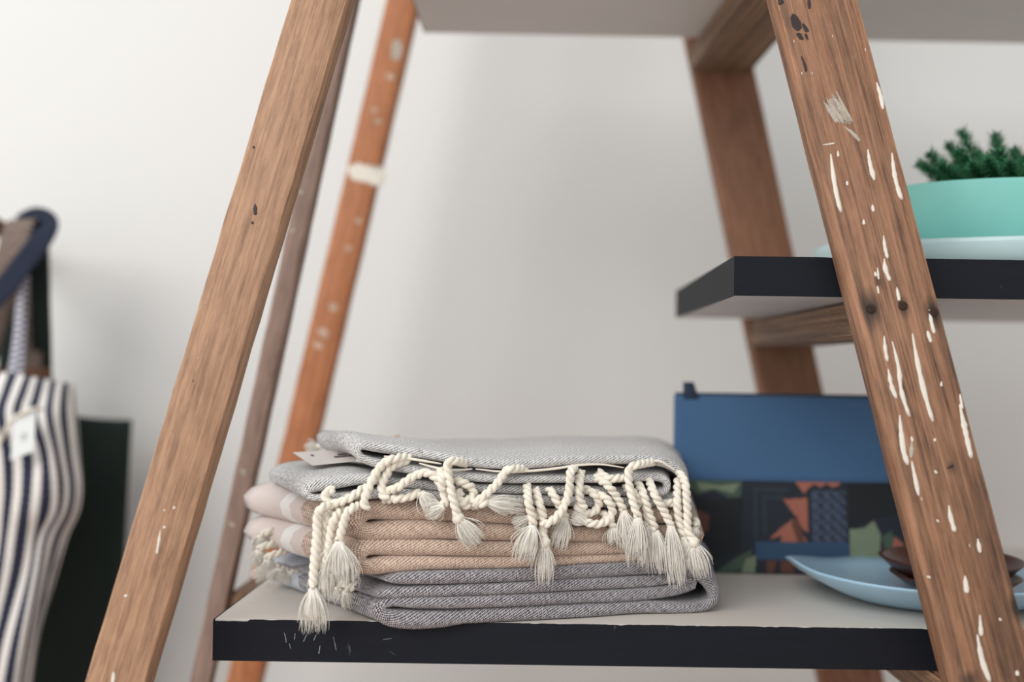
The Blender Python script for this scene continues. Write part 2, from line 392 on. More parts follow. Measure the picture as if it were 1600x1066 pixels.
D = [([(1369.7, 129), (1376, 150), (1380, 171)], 7), ([(1298, 241), (1303, 280), (1309, 312), (1314.5, 332)], 8), ([(1356, 234), (1360, 258), (1366.5, 282)], 8),
     ([(1393.6, 239), (1398, 274), (1405, 301), (1410, 312)], 8), ([(1309, 236), (1310, 245)], 4), ([(1323.5, 283), (1324, 290)], 4.5), ([(1363, 320), (1365, 331)], 6),
     ([(1301, 57)], 3), ([(1240.6, 65)], 4), ([(1253, 115)], 4), ([(1269, 115)], 3), ([(1352, 78)], 4), ([(1285, 227), (1304, 224)], 3),
     ([(1380.5, 368), (1382.7, 386), (1387, 404)], 5.5), ([(1381.4, 404), (1383.7, 421), (1390.7, 439)], 7.5), ([(1349.5, 343), (1350, 351)], 5),
     ([(1371, 418), (1373, 437)], 3.5), ([(1367, 425), (1369, 432)], 4), ([(1371, 447), (1373, 459)], 4.5), ([(1401, 449), (1405, 468)], 4.5), ([(1404, 462), (1405, 470)], 5),
     ([(1452, 484), (1455.4, 504), (1460, 521)], 5.5), ([(1449, 517), (1454.8, 535)], 6.5), ([(1381.4, 525), (1383.7, 549), (1387, 565)], 6),
     ([(1394, 534), (1399.6, 555), (1405, 580), (1407.6, 607), (1415, 634), (1421.5, 651)], 7.5), ([(1425.5, 521), (1431.5, 555), (1440, 596), (1450, 634), (1458, 659)], 8.5),
     ([(1387.8, 577), (1393, 603), (1401, 623)], 7), ([(1470.7, 596), (1471, 604)], 4.5), ([(1405.6, 649), (1408.8, 682), (1412.4, 707), (1419, 727)], 9),
     ([(1500, 616), (1504, 639)], 4.5), ([(1499.5, 632), (1506, 663), (1512.4, 692), (1518, 716)], 9), ([(1424.6, 721), (1430.7, 751), (1435.6, 775)], 7),
     ([(1482.4, 790), (1485.6, 809), (1492, 831)], 7.5), ([(1460.5, 685), (1461, 690)], 5), ([(1460, 735), (1464, 740)], 4.5), ([(1424, 682), (1426, 690)], 4), ([(1440, 780)], 4),
     ([(1527.6, 842), (1531.6, 864)], 6), ([(1507.7, 900), (1511, 927)], 8), ([(1531, 961), (1533.4, 994)], 6.5), ([(1527, 992), (1534.6, 1032), (1547, 1066)], 9),
     ([(1589, 1048), (1590, 1056)], 7), ([(1561, 966), (1564, 970)], 4), ([(1515, 853)], 3.5), ([(1463, 812), (1467, 816)], 3), ([(1448, 901), (1454, 903)], 3.5)]
for pts, wd in D: drip(rail_rf, pts, wd)
M_smear = plain('thin_paint_smear', rgb(172, 156, 140), 0.8, 0.3, 700, 0.4)
patch(rail_rf, [(1288, 160), (1304, 149), (1317, 163), (1333, 185), (1329, 195), (1316, 192), (1306, 188)], M_smear, 'paint_smear', 0.0018)
for k in range(9):
    f = (k + .5 * math.sin(k * 2.7)) / 8; u0, v0 = 1287 + 19 * f, 159 - 12 * f + 5 * math.sin(k * 2.1)
    u1, v1 = 1308 + 24 * f, 193 - 6 * f + 5 * math.sin(k * 3.3)
    drip(rail_rf, [(u0, v0), ((u0 + u1) / 2 - 1, (v0 + v1) / 2), (u1, v1)], 4.0 + 2 * math.sin(k * 1.9), M_old_paint, 'paint_smear', 0.0004)
drip(rail_rf, [(1320, 199), (1332, 208), (1344, 221)], 6, M_old_paint, 'paint_smear')
drip(rail_rf, [(1425, 690), (1424, 716)], 7, M_old_paint, 'paint_smear')
for poly in ([(1234, 22), (1242, 21), (1252, 33), (1254, 44), (1247, 50), (1236, 42)], [(1252, 36), (1258, 39), (1266, 48), (1261, 51), (1255, 47)], [(1244, 50), (1252, 52), (1257, 61), (1250, 63), (1245, 57)], [(1257, 52), (1262, 54), (1264, 63), (1259, 61)]):
    patch(rail_rf, poly, M_dark_paint, 'dark_stain', 0.0007)
for pts, wd in (([(1252, 88), (1257, 101), (1259.7, 112)], 6), ([(1263.5, -4), (1264.5, 14)], 6), ([(1217, -4), (1222, 6)], 9), ([(1480, 732), (1490, 727)], 5)):
    drip(rail_rf, pts, wd, M_dark_paint, 'dark_stain', 0.0003)
for (u, v) in SCREWS:
    q = on_face(rail_rf, u, v); bm = bmesh.new(); R_ = 0.0036
    prof = [(R_ * 1.12, 0.0006), (R_, -0.0002), (R_ * .95, -0.0008), (R_ * .55, -0.0011), (0.0, -0.0011)]
    rings = []
    for r_, y in prof:
        rings.append([bm.verts.new((q.x + r_ * math.cos(2 * PI * k / 20), y, q.z + r_ * math.sin(2 * PI * k / 20))) for k in range(20)] if r_ > 0 else [bm.verts.new((q.x, y, q.z))])
    for a, b in zip(rings, rings[1:]):
        for k in range(20):
            if len(b) > 1: bm.faces.new((a[k], a[(k + 1) % 20], b[(k + 1) % 20], b[k]))
            else: bm.faces.new((a[k], a[(k + 1) % 20], b[0]))
    sl = box_bm(-R_ * .9, R_ * .9, -0.0013, -0.0010, -0.0004, 0.0004); sl.transform(Matrix.Translation((q.x, 0, q.z)) @ Matrix.Rotation(0.9, 4, 'Y'))
    tmp = bpy.data.meshes.new('slot'); sl.to_mesh(tmp); sl.free(); bm.from_mesh(tmp); bpy.data.meshes.remove(tmp)
    mesh_obj('screw', bm, M_screw, rail_rf.o, False)
for pts, wd in (([(251, 829), (248, 848), (245, 866)], 4.5), ([(257, 822), (257, 826)], 4), ([(272.5, 791), (272, 796)], 3.5), ([(257, 796), (257, 799)], 3), ([(194, 931), (199, 932)], 5), ([(178, 1050), (176, 1068)], 6), ([(310, 560)], 3), ([(321, 474)], 3)):
    drip(rail_lf, pts, wd)
for pts, wd in (([(398.5, 318), (399, 336)], 7), ([(394, 346), (395, 350)], 5), ([(396, 228), (396.5, 232)], 4), ([(302, 595)], 3)):
    drip(rail_lf, pts, wd, M_dark_paint, 'dark_stain', 0.0003)
patch(rail_or, [(545, 254), (572, 258), (604, 264), (600, 292), (570, 286), (542, 278)], M_white_paint, 'paint_smear', 0.003)
patch(rail_or, [(612, 62), (626, 60), (630, 78), (622, 98), (610, 92)], M_old_paint, 'paint_smear', 0.002)
for (u, v, s) in ((590, 190, 8), (610, 120, 9), (585, 172, 7), (560, 345, 7), (545, 388, 7), (520, 480, 10), (505, 520, 12), (497, 540, 9)):
    patch(rail_or, [(u - s, v - s * .7), (u + s * .6, v - s * .5), (u + s, v + s * .4), (u - s * .4, v + s * .8)], M_haze, 'paint_smear', 0.002)
for (u, v, s) in ((493, 205, 5), (470, 300, 5), (457, 360, 5), (381, 738, 6), (362, 820, 4)):
    patch(rail_mv, [(u - s, v - s * .7), (u + s * .6, v - s * .5), (u + s, v + s * .4), (u - s * .4, v + s * .8)], M_old_paint, 'paint_smear', 0.002)

# ------------------------------------------------------------------ shelves
def shelf(name, x0, x1, y0, y1, zb, th, label, chips=0.0008, seed=0):
    e = thing(name, label, 'shelf', ((x0 + x1) / 2, (y0 + y1) / 2, zb))
    mesh_obj('board', box_bm(x0 + .0012, x1, y0 + .0012, y1, zb + 0.002, zb + th, 0.0006), M_lam, e, False, 'off-white laminate board')
    mesh_obj('underside', box_bm(x0 + .0012, x1, y0 + .0012, y1, zb, zb + 0.0019), M_under, e, False)
    # front edge band with a chipped upper edge
    bm = bmesh.new(); n = 360; rows = []
    for i in range(n + 1):
        x = x0 + (x1 - x0) * i / n
        c = max(0, noise.noise(Vector((x * 60, seed, 1))) - 0.15) * chips * 1.6 + abs(noise.noise(Vector((x * 420, seed, 2)))) * chips * .7
        if chips > 0.0007 and x < x0 + 0.028: c += 0.0016
        zt_ = zb + th - c
        rows.append([bm.verts.new(q) for q in ((x, y0, zb), (x, y0, zt_), (x, y0 + .0012, zt_), (x, y0 + .0012, zb))])
    for a, b in zip(rows, rows[1:]):
        for k in range(4): bm.faces.new((a[k], a[(k + 1) % 4], b[(k + 1) % 4], b[k]))
    bm.faces.new(rows[0]); bm.faces.new(rows[-1])
    mesh_obj('edge_band', bm, M_black, e, False, 'black front edge band with chipped top edge')
    mesh_obj('edge_band', box_bm(x0, x0 + .0012, y0 + .0012, y1, zb, zb + th - .0002), M_black, e, False)
    return e
low = shelf('shelf_board', -0.2708, 0.62, 0.84, 1.235, S_LOW_B, 0.0335, 'lowest white shelf board with black chipped edge carrying the folded towels', 0.0010, 1)
shelf('shelf_board', 0.1456, 0.95, 0.84, 1.235, S_MID_B, 0.032, 'middle shelf board with black edge carrying the mint planter', 0.0003, 2)
for pts, wd in (([(444, 989), (446, 996), (447, 1004)], 2.5), ([(461, 990), (460, 1000)], 2), ([(479, 992), (474, 1003)], 1.6), ([(500, 1009), (498, 1022)], 2.2), ([(521, 996), (525, 1016)], 2), ([(494, 992), (490, 1001)], 1.6), ([(452, 1006), (454, 1014)], 1.6), ([(598, 1000), (612, 998)], 1.6), ([(608, 1018), (618, 1024)], 1.6)):
    q = [P(u, v, 0.8398) for u, v in pts]; hw = wd / F / 2; bm = bmesh.new(); rows = []
    for i, p in enumerate(catmull(q, n=8)):
        k = hw * (0.4 + 0.7 * random.random()); rows.append([bm.verts.new(p + Vector((-k, 0.0003, k * .4))), bm.verts.new(p + Vector((0, 0, 0))), bm.verts.new(p + Vector((k, 0.0003, -k * .4)))])
    for a, b in zip(rows, rows[1:]):
        for k in range(2): bm.faces.new((a[k], a[k + 1], b[k + 1], b[k]))
    mesh_obj('scratch', bm, M_scratch, low, True)
up = shelf('shelf_board', -0.1575, 0.95, 0.892, 1.255, S_UP_B, 0.032, 'highest shelf board, only its pale underside showing above', 0.0003, 3)
up.rotation_euler = (0, 0, 0.012)

# ------------------------------------------------------------------ towels
YF = [(470, 0.826), (560, 0.825), (700, 0.829), (800, 0.840), (900, 0.857), (1000, 0.873), (1110, 0.884)]
def Yf(u): return lerp_tab(YF, u)
SKEW = [(480, -1.0), (560, -0.95), (800, -0.35), (1100, 0.10)]
SKEW_T = [(480, -0.50), (600, -0.45), (800, -0.2), (1000, 0.05), (1080, 0.10)]
DEPU = [(480, 0.54), (600, 0.58), (800, 1.0)]
def ribbon(bm, pts, depth, yoff=0.0, seed=0.0, clamp=None, n=150, nose=1.0, wob=0.0022, skew=None, ndep=14, ragged=0.0, sag=None):
    """folded cloth: centre line pts (u, v, half thickness px) seen from the front, swept back with a rounded front fold"""
    uvl = bm.loops.layers.uv.verify()
    cp = []
    for (u, v, h) in pts:
        q = P(u, v, Yf(u) + yoff); cp.append(Vector((q.x, q.z, h * Yf(u) / F, u)))
    # resample the 4D points
    ext = [cp[0] * 2 - cp[1]] + cp + [cp[-1] * 2 - cp[-2]]; dense = []
    for i in range(1, len(ext) - 2):
        a, b, c, d = ext[i - 1:i + 3]
        for k in range(16):
            t = k / 16
            dense.append(0.5 * ((2 * b) + (c - a) * t + (2 * a - 5 * b + 4 * c - d) * t * t + (3 * b - a - 3 * c + d) * t ** 3))
    dense.append(cp[-1])
    L = [0.0]
    for a, b in zip(dense, dense[1:]): L.append(L[-1] + (b.xy - a.xy).length)
    path = []; j = 0
    for i in range(n):
        s = L[-1] * i / (n - 1)
        while j < len(L) - 2 and L[j + 1] < s: j += 1
        path.append(dense[j].lerp(dense[j + 1], (s - L[j]) / max(1e-9, L[j + 1] - L[j])))
    prof = []
    nb = 9
    for k in range(ndep, 0, -1): prof.append((-1.0, 1.0 + (k / ndep) ** 1.3 * 1.0, k / ndep))
    for k in range(nb): prof.append((math.sin(-PI / 2 + PI * k / (nb - 1)), None, 0))
    for k in range(1, ndep + 1): prof.append((1.0, None, k / ndep))
    rows = []; uvs = []
    s = 0.0
    for i in range(n):
        p = path[i]
        if i: s += (path[i].xy - path[i - 1].xy).length
        tv = (path[min(n - 1, i + 1)].xy - path[max(0, i - 1)].xy).normalized(); nv = Vector((-tv.y, tv.x))
        e = min(1.0, min(i, n - 1 - i) / 4.0); h = p.z * math.sqrt(max(0.08, 1 - (1 - e) ** 2))
        u = p.w; yf = Yf(u) + yoff; sk = lerp_tab(skew or SKEW, u); dp = depth * lerp_tab(DEPU, u)
        fj = noise.noise(Vector((s * 16, seed, 0.3))) * wob + noise.noise(Vector((s * 60, seed, 4))) * wob * .25
        row = []; ur = []
        arc = 0
        for (a, _, dk) in prof:
            if dk == 0:
                sy = h * nose * (1 - math.sqrt(max(0, 1 - a * a))); dep_ = sy; w_ = a * 1.0; va = math.asin(max(-1, min(1, a))) * h
            else:
                dep_ = h * nose + (dp - h * nose) * dk ** 1.25; w_ = a; va = a * (h * 1.57 + dep_)
            if dk > .97 and ragged: dep_ += ragged * noise.noise(Vector((s * 120, a, seed)))
            x = p.x + nv.x * h * w_ + sk * dep_
            z = p.y + nv.y * h * w_
            z += noise.noise(Vector((x * 22, dep_ * 14, 5.5))) * 0.0016 * min(1, dep_ / 0.03)
            if sag: z += sag(u, dep_)
            y = yf + fj + dep_
            if clamp is not None:
                lim = clamp + 0.0006
                if y > 0.8345: z = max(z, lim)
            row.append(bm.verts.new((x, y, z))); ur.append((s, va))
        rows.append(row); uvs.append(ur)
    m = len(prof)
    def face(idx):
        f = bm.faces.new([rows[i][k] for i, k in idx])
        for lp, (i, k) in zip(f.loops, idx): lp[uvl].uv = uvs[i][k]
        f.smooth = True
    for i in range(n - 1):
        for k in range(m - 1): face(((i, k), (i + 1, k), (i + 1, k + 1), (i, k + 1)))
        face(((i, m - 1), (i + 1, m - 1), (i + 1, 0), (i, 0)))
    for i in (0, n - 1):
        for k in range(m // 2): 
            q = [(i, k), (i, k + 1), (i, m - 2 - k), (i, m - 1 - k)]
            if k + 1 == m - 2 - k: q = [(i, k), (i, k + 1), (i, m - 1 - k)]
            try: face(q)
            except ValueError: pass
gt = thing('folded_towel', 'bottom folded towel of the stack, grey-blue twill, resting on the shelf edge', 'towel', tuple(P(800, 975, 0.95).xy) + (S_LOW_T,), 'folded towels in the stack')
bm = bmesh.new()
ribbon(bm, [(606, 907, 8), (625, 906, 9.5), (687, 904, 11), (800, 901, 10.5), (920, 894, 12), (1000, 888, 13), (1055, 889, 12), (1092, 900, 10), (1113, 922, 10), (1110, 943, 9), (1075, 952, 9), (1000, 950, 10), (900, 957, 11.5), (800, 962, 12), (700, 970, 14), (655, 972, 15.5), (617, 968, 14.5), (596, 952, 9), (612, 943, 7), (650, 944, 9), (700, 944, 9), (800, 940, 10), (900, 935, 10), (1000, 930, 10), (1055, 924, 9), (1086, 914, 7), (1074, 906, 6), (1040, 908, 7), (1000, 911, 9), (900, 915, 9.3), (800, 921, 9.4), (687, 926, 9.7), (630, 928, 9.5), (590, 931, 9)],
       0.245, 0.0, 11.0, S_LOW_T, n=230)
gbody = mesh_obj('cloth', bm, M_grey, gt)
bt = thing('folded_towel', 'middle folded towel of the stack, beige-pink twill with rolled left ends', 'towel', tuple(P(800, 890, 0.95).xy) + (P(800, 892, 0.9).z,), 'folded towels in the stack')
bm = bmesh.new()
ribbon(bm, [(1092, 814, 9), (1060, 809, 12), (1000, 807, 13), (931, 811, 13.5), (800, 808, 13), (687, 801, 15), (645, 800, 16.5), (614, 799, 16.5), (579, 801, 14.5), (563, 817, 15), (580, 832, 14.5), (614, 831.5, 16), (645, 830.5, 16.2), (687, 830, 14.5), (800, 834.5, 13.7), (931, 837, 12), (1040, 833, 11), (1080, 830, 9), (1094, 840, 7), (1078, 851, 9), (1040, 852, 10.5), (931, 859, 11), (800, 860, 12), (687, 857, 12.8), (645, 857, 14.2), (612, 856, 14.5), (578, 858, 13.5), (564, 873, 15), (579, 887, 13), (612, 884.5, 14), (645, 882.5, 13), (687, 881, 11), (800, 880.5, 9.4), (931, 875, 6.2), (1040, 868.5, 6), (1084, 866, 6)],
       0.235, 0.002, 23.0, n=230)
mesh_obj('cloth', bm, M_beige, bt)
tt = thing('folded_towel', 'top folded towel of the stack, grey speckled weave with cream twisted fringe', 'towel', tuple(P(800, 780, 0.95).xy) + (P(800, 790, 0.86).z,), 'folded towels in the stack')
bm = bmesh.new()
ribbon(bm, [(1062, 777, 6), (950, 768, 7), (780, 765, 7), (640, 757, 7), (575, 749, 9), (525, 755, 11), (494, 760, 11), (480, 769, 8), (489, 778, 5.5), (520, 779, 6), (575, 775, 6.5), (620, 771, 7), (687, 776, 8), (780, 781, 8), (950, 786, 8.5), (1040, 787, 7), (1078, 795, 6)], 0.22, 0.003, 5.0, n=170, skew=SKEW_T)
ribbon(bm, [(1018, 771, 6), (1038, 770, 6), (1042, 757, 6), (1030, 748, 6), (1000, 747, 6), (950, 750, 6), (850, 750, 6), (780, 750, 6.5), (700, 744, 6.5), (640, 735, 7), (592, 726, 7), (567, 716, 6), (560, 704, 6), (570, 697, 6.5), (602, 701, 7.5), (640, 707, 8), (695, 716, 8), (743, 724, 8), (800, 727, 8), (851, 724, 8), (888, 720, 8), (950, 719, 8), (1010, 720, 8), (1046, 728, 7.5), (1066, 745, 7), (1072, 768, 6), (1060, 785, 6), (1030, 786, 5)], 0.22, -0.003, 31.0, n=230, wob=0.003, skew=SKEW_T, ragged=0.006,
       sag=lambda u, d: 0.004 * math.sin(min(1, d / 0.1) * PI))
top_cloth = mesh_obj('cloth', bm, M_top, tt)

# ---- twisted fringe
def strand(bm, a, b, r, k, ctrl):
    path = []
    for i in range(6):
        t = i / 5; path.append(a * (1 - t) ** 2 + ctrl * (2 * t * (1 - t)) + b * t * t)
    tube(bm, path, lambda t: r * (1 - .75 * t ** 3), 3, False)
def tassel(cord, layer=0, brush=None, bw=26, knot=True, r=6.3, owner=None, yb=None, name='tassel'):
    """cord: [(u, v)] down the front of the stack; brush: (u, v) where the frayed end stops"""
    owner = owner or tt
    lay = 0.0050 + layer * 0.0042
    rm = r * 0.85 / F
    def Q(u, v, extra=0.0): return P(u, v, (Yf(u) if yb is None else yb) - lay - extra)
    pts = [Q(u, v, 0.0015 * math.sin(i * 1.7)) for i, (u, v) in enumerate(cord)]
    first = pts[0].copy(); pts[0] = P(cord[0][0], cord[0][1], (Yf(cord[0][0]) if yb is None else yb) + 0.002 - 0.001 * layer)
    path = catmull(pts, step=0.0011)
    fr = frames(path); bm = bmesh.new(); pitch = 0.0125
    ph0 = random.random() * 6
    for k in range(2):
        sp = []; s = 0
        for i, p in enumerate(path):
            if i: s += (path[i] - path[i - 1]).length
            a = ph0 + k * PI - 2 * PI * s / pitch; t, n1, n2 = fr[i]
            sp.append(p + (n1 * math.cos(a) + n2 * math.sin(a)) * rm * 0.50)
        tube(bm, sp, rm * 0.66, 8, True)
    # pull the cord into the cloth at its root, and knot its end
    o = mesh_obj(name, bm, M_cream, owner, True)
    if brush:
        end = path[-1]; tdir = (path[-1] - path[-3]).normalized()
        tip = Q(brush[0], brush[1], 0.000); ax = tip - end; Lb = ax.length; ax.normalize()
        if knot:
            kb = bmesh.new(); bmesh.ops.create_uvsphere(kb, u_segments=14, v_segments=9, radius=rm * 1.45)
            for v in kb.verts:
                v.co *= 1 + 0.16 * math.sin(5 * math.atan2(v.co.y, v.co.x) + v.co.z * 1500)
                v.co = v.co * 1.0 + end
            mesh_obj('knot', kb, M_cream, o, True)
        side = ax.cross(Vector((0, 1, 0))).normalized(); fb = bmesh.new(); hw = bw * 0.85 / F / 2
        ns = int(44 + bw * 1.9)
        # solid inner body
        core = [end + ax * (Lb * q) for q in (0.0, 0.18, 0.4, 0.62, 0.78)]
        cf = frames(core)
        rad = lambda t: rm * .9 + (hw * .72 - rm * .9) * math.sin(min(1, t * 1.5) * PI / 2) if t < .99 else hw * .25
        rings = []
        for i, p in enumerate(core):
            q = rad(i / 4); rings.append([fb.verts.new(p + side * (q * math.cos(2 * PI * k / 10)) + Vector((0, 1, 0)) * (min(q, rm * 1.1) * .8 * math.sin(2 * PI * k / 10))) for k in range(10)])
        for A, B in zip(rings, rings[1:]):
            for k in range(10): fb.faces.new((A[k], A[(k + 1) % 10], B[(k + 1) % 10], B[k]))
        fb.faces.new(rings[-1])
        for k in range(ns):
            a = random.random() * 2 * PI; q = math.sqrt(random.random())
            sx, sy = math.cos(a) * q, math.sin(a) * q
            fl = 0.78 + 0.34 * random.random()
            if random.random() < .14: fl *= .75; sx *= 1.5
            b = end + ax * (Lb * fl) + side * (sx * hw * (0.85 + .4 * random.random()) + random.gauss(0, hw * .13)) + Vector((0, sy * min(hw, 0.005) * .9 - abs(random.gauss(0, .0008)), 0))
            c = end + ax * (Lb * .42) + side * (sx * hw * 1.25 + random.gauss(0, hw * .16)) + Vector((0, sy * min(hw, 0.0055) * 1.1 - 0.001, 0))
            st = end + side * (sx * rm * .8) + Vector((0, sy * rm * .8, 0)) + ax * (rm * .6)
            strand(fb, st, b, 0.00042, 3, c)
        fo = mesh_obj('frayed_end', fb, M_brush, o, True)
    return o
T = [
 ([(572, 760), (545, 779), (520, 787), (508, 779), (512, 768), (522, 765)], 0, None, 0),
 ([(522, 789), (504, 793), (496, 808), (495, 834), (491, 877), (489, 918)], 2, (491, 984), 38),
 ([(520, 797), (511, 810), (508, 828), (507, 850), (503, 885)], 0, (502, 930), 30),
 ([(534, 795), (524, 808), (518, 825), (514, 850), (510, 880)], 1, (507, 938), 36),
 ([(566, 788), (546, 797), (537, 818), (530, 845)], 2, (529, 914), 50),
 ([(640, 713), (612, 718), (596, 728), (583, 747), (573, 770), (569, 786), (574, 795)], 1, None, 0),
 ([(640, 719), (616, 726), (604, 742), (597, 758), (597, 772), (606, 780)], 0, None, 0),
 ([(600, 769), (620, 763), (636, 751), (652, 742), (668, 739), (682, 748), (691, 762), (695, 778), (694, 790)], 1, (666, 803), 26),
 ([(600, 781), (620, 780), (641, 776), (657, 769)], 0, (678, 797), 24),
 ([(728, 724), (708, 720), (700, 725), (700, 740), (704, 764), (710, 788), (716, 810)], 2, (744, 850), 30),
 ([(688, 735), (689, 748), (692, 765)], 2, None, 0),
 ([(708, 750), (722, 754), (736, 761), (740, 772), (732, 781), (718, 783), (712, 774), (722, 768)], 0, None, 0),
 ([(740, 787), (726, 790), (712, 784)], 0, None, 0),
 ([(821, 732), (800, 733), (790, 737), (779, 753), (766, 766), (752, 779), (738, 788)], 1, None, 0),
 ([(738, 791), (750, 788), (760, 785)], 1, (816, 793), 22),
 ([(823, 758), (825, 780), (830, 802), (833, 820)], 2, (816, 876), 34),
 ([(836, 764), (843, 787), (849, 811), (848, 826), (851, 848)], 1, (850, 909), 26),
 ([(850, 800), (838, 806), (826, 810)], 0, (802, 819), 20),
 ([(898, 730), (891, 739), (890, 761), (884, 785), (873, 804), (858, 817), (846, 820)], 2, None, 0),
 ([(908, 735), (905, 760), (907, 783), (914, 793)], 1, None, 0),
 ([(857, 763), (866, 776), (876, 793), (884, 808)], 0, (872, 856), 28),
 ([(912, 763), (928, 772), (936, 785), (930, 798), (914, 803), (903, 795), (908, 783)], 0, None, 0),
 ([(930, 770), (948, 780), (957, 796), (952, 811), (936, 819), (918, 817)], 1, (893, 803), 20),
 ([(929, 746), (948, 757), (964, 777), (974, 797)], 1, (985, 862), 36),
 ([(934, 737), (952, 748), (974, 746)], 0, None, 0),
 ([(940, 800), (952, 812), (958, 822)], 0, (962, 850), 26),
 ([(1020, 722), (994, 727), (983, 734), (983, 757), (990, 787), (997, 808)], 2, (995, 878), 34),
 ([(996, 753), (1006, 774), (1015, 803), (1024, 828)], 1, (1030, 893), 34),
 ([(1003, 768), (1010, 795), (1014, 820)], 0, (1012, 884), 30),
 ([(1013, 748), (1022, 771), (1037, 798), (1048, 820)], 2, (1059, 910), 30),
 ([(1061, 738), (1071, 758), (1074, 795), (1075, 827), (1084, 848)], 2, (1096, 900), 32),
 ([(1059, 748), (1058, 782), (1061, 813), (1068, 838)], 1, (1074, 884), 22),
 ([(1035, 789), (1045, 787), (1056, 784)], 0, None, 0),
 ([(975, 760), (992, 772), (1003, 790)], 0, None, 0),
 ([(1088, 812), (1087, 824)], 0, (1084, 840), 12),
]
for cord, lay, br, bw in T: tassel(cord, lay, br, bw, (br is not None) and (br[0] in (744, 850, 1096, 502)))
# hem threads lying along the folded edge of the top towel
for seg in ([(600, 713), (640, 717), (690, 725)], [(655, 724), (680, 731), (705, 735), (738, 733)], [(743, 733), (782, 737), (830, 736), (870, 732), (905, 727), (940, 726), (975, 731)], [(985, 728), (1005, 724), (1030, 721), (1055, 735)]):
    bm = bmesh.new(); path = catmull([P(u, v, Yf(u) - 0.0035) for u, v in seg], step=0.002)
    tube(bm, path, lambda t: 0.0011 * (0.5 + math.sin(t * PI) * .6), 6); mesh_obj('hem_thread', bm, M_cream, tt)
# fringes at the far left side of the stack
for (u, v, bu, bv, yy) in ((448, 762, 428, 786, 0.95), (462, 770, 444, 788, 0.94), (440, 745, 430, 770, 0.96)):
    tassel([(u + 26, v - 14), (u + 12, v - 8), (u, v)], 0, (bu, bv), 22, True, 6.0, tt, yy)
for (u, v, bu, bv, yy) in ((408, 836, 402, 862, 0.93), (404, 858, 408, 884, 0.925), (416, 872, 424, 890, 0.92)):
    tassel([(u + 30, v - 10), (u + 14, v - 6), (u, v)], 0, (bu, bv), 22, False, 6.0, bt, yy)
for (u, v, bu, bv, yy) in ((424, 886, 398, 904, 0.965), (440, 891, 418, 904, 0.955), (455, 893, 440, 908, 0.945), (540, 922, 548, 950, 0.862), (528, 916, 530, 936, 0.868), (470, 896, 462, 908, 0.945)):
    tassel([(u + 26, v - 10), (u + 12, v - 5), (u, v)], 0, (bu, bv), 24, False, 6.0, gt, yy)
for (u, v, bu, bv, yy) in ((500, 698, 478, 704, 1.02), (530, 696, 512, 703, 1.03), (556, 694, 545, 702, 1.02)):
    tassel([(u + 26, v + 2), (u + 12, v - 2), (u, v)], 0, (bu, bv), 26, False, 6.0, tt, yy)
# paper swing ticket lying on the left roll, and a card corner behind
def card(name, quad, th, mat, parent, label=None):
    bm = bmesh.new(); a = [bm.verts.new(p) for p in quad]
    nrm = (quad[1] - quad[0]).cross(quad[3] - quad[0]).normalized() * th
    b = [bm.verts.new(p + nrm) for p in quad]
    bm.faces.new(a); bm.faces.new(b)
    for k in range(4): bm.faces.new((a[k], a[(k + 1) % 4], b[(k + 1) % 4], b[k]))
    return mesh_obj(name, bm, mat, parent, False, label)
q = [P(488, 728, 0.872), P(556, 721, 0.872), P(557, 702, 0.915), P(458, 708, 0.925)]
lab = card('paper_label', q, 0.0006, M_paper, tt, 'grey paper label with small print')
for (s0, s1, w0) in ((0.58, 0.70, .35), (0.71, 0.84, .35), (0.85, 0.96, .35), (0.66, 0.78, .52), (0.79, 0.95, .52), (0.72, 0.86, .70), (0.87, 0.96, .70), (0.2, 0.25, .6)):
    pn = (q[1] - q[0]).cross(q[3] - q[0]).normalized(); pn = pn if pn.z > 0 else -pn
    A = lambda s, t_: q[0].lerp(q[1], s).lerp(q[3].lerp(q[2], s), t_) + pn * 0.0012
    card('print_line', [A(s0, w0), A(s1, w0), A(s1, w0 + .09), A(s0, w0 + .09)], 0.0001, M_print, lab)
q2 = [P(590, 697, 0.93), P(626, 694, 0.93), P(624, 679, 0.96), P(598, 690, 0.96)]
card('paper_label', q2, 0.0005, M_kraft, tt, 'tan card corner')

# ------------------------------------------------------------------ blue pouch
BY = 1.053
pouch = thing('zip_pouch', 'blue canvas zip pouch with dark tropical print lower half standing behind the towels', 'pouch', tuple(P(1250, 890, 1.07).xy) + (S_LOW_T,))
XL, XR = P(1059, 750, BY).x, P(1442, 750, BY).x
ZB, ZS, ZT = S_LOW_T + .0004, P(1250, 754, BY).z, P(1250, 622, BY).z
def pouch_y(s, z, front=True):
    t = (z - ZB) / (ZT - ZB)
    thick = 0.019 * (1 - t) ** 0.8 * (0.35 + 0.65 * math.sin(PI * min(1, max(0, s))) ** .5) + 0.0022
    mid = BY + 0.021 + 0.018 * t
    wob = 0.0022 * noise.noise(Vector((s * 3.1, t * 2.2, 1.5))) * math.sin(PI * t)
    return mid + wob + (-thick if front else thick)
def inpoly(x, y, poly):
    c = False; j = len(poly) - 1
    for i in range(len(poly)):
        xi, yi = poly[i]; xj, yj = poly[j]
        if (yi > y) != (yj > y) and x < (xj - xi) * (y - yi) / (yj - yi) + xi: c = not c
        j = i
    return c
dim = lambda r, g, b: rgb(r * .82 + 6, g * .82 + 8, b * .82 + 10)
NAVY, TEALD, SLATE, ORNG, SAGE, SAGED, BLUP, BLK, BRN = rgb(24, 34, 46), rgb(34, 52, 62), rgb(76, 88, 112), dim(196, 112, 88), dim(140, 156, 124), dim(74, 98, 78), rgb(44, 74, 106), rgb(15, 19, 25), dim(110, 62, 44)
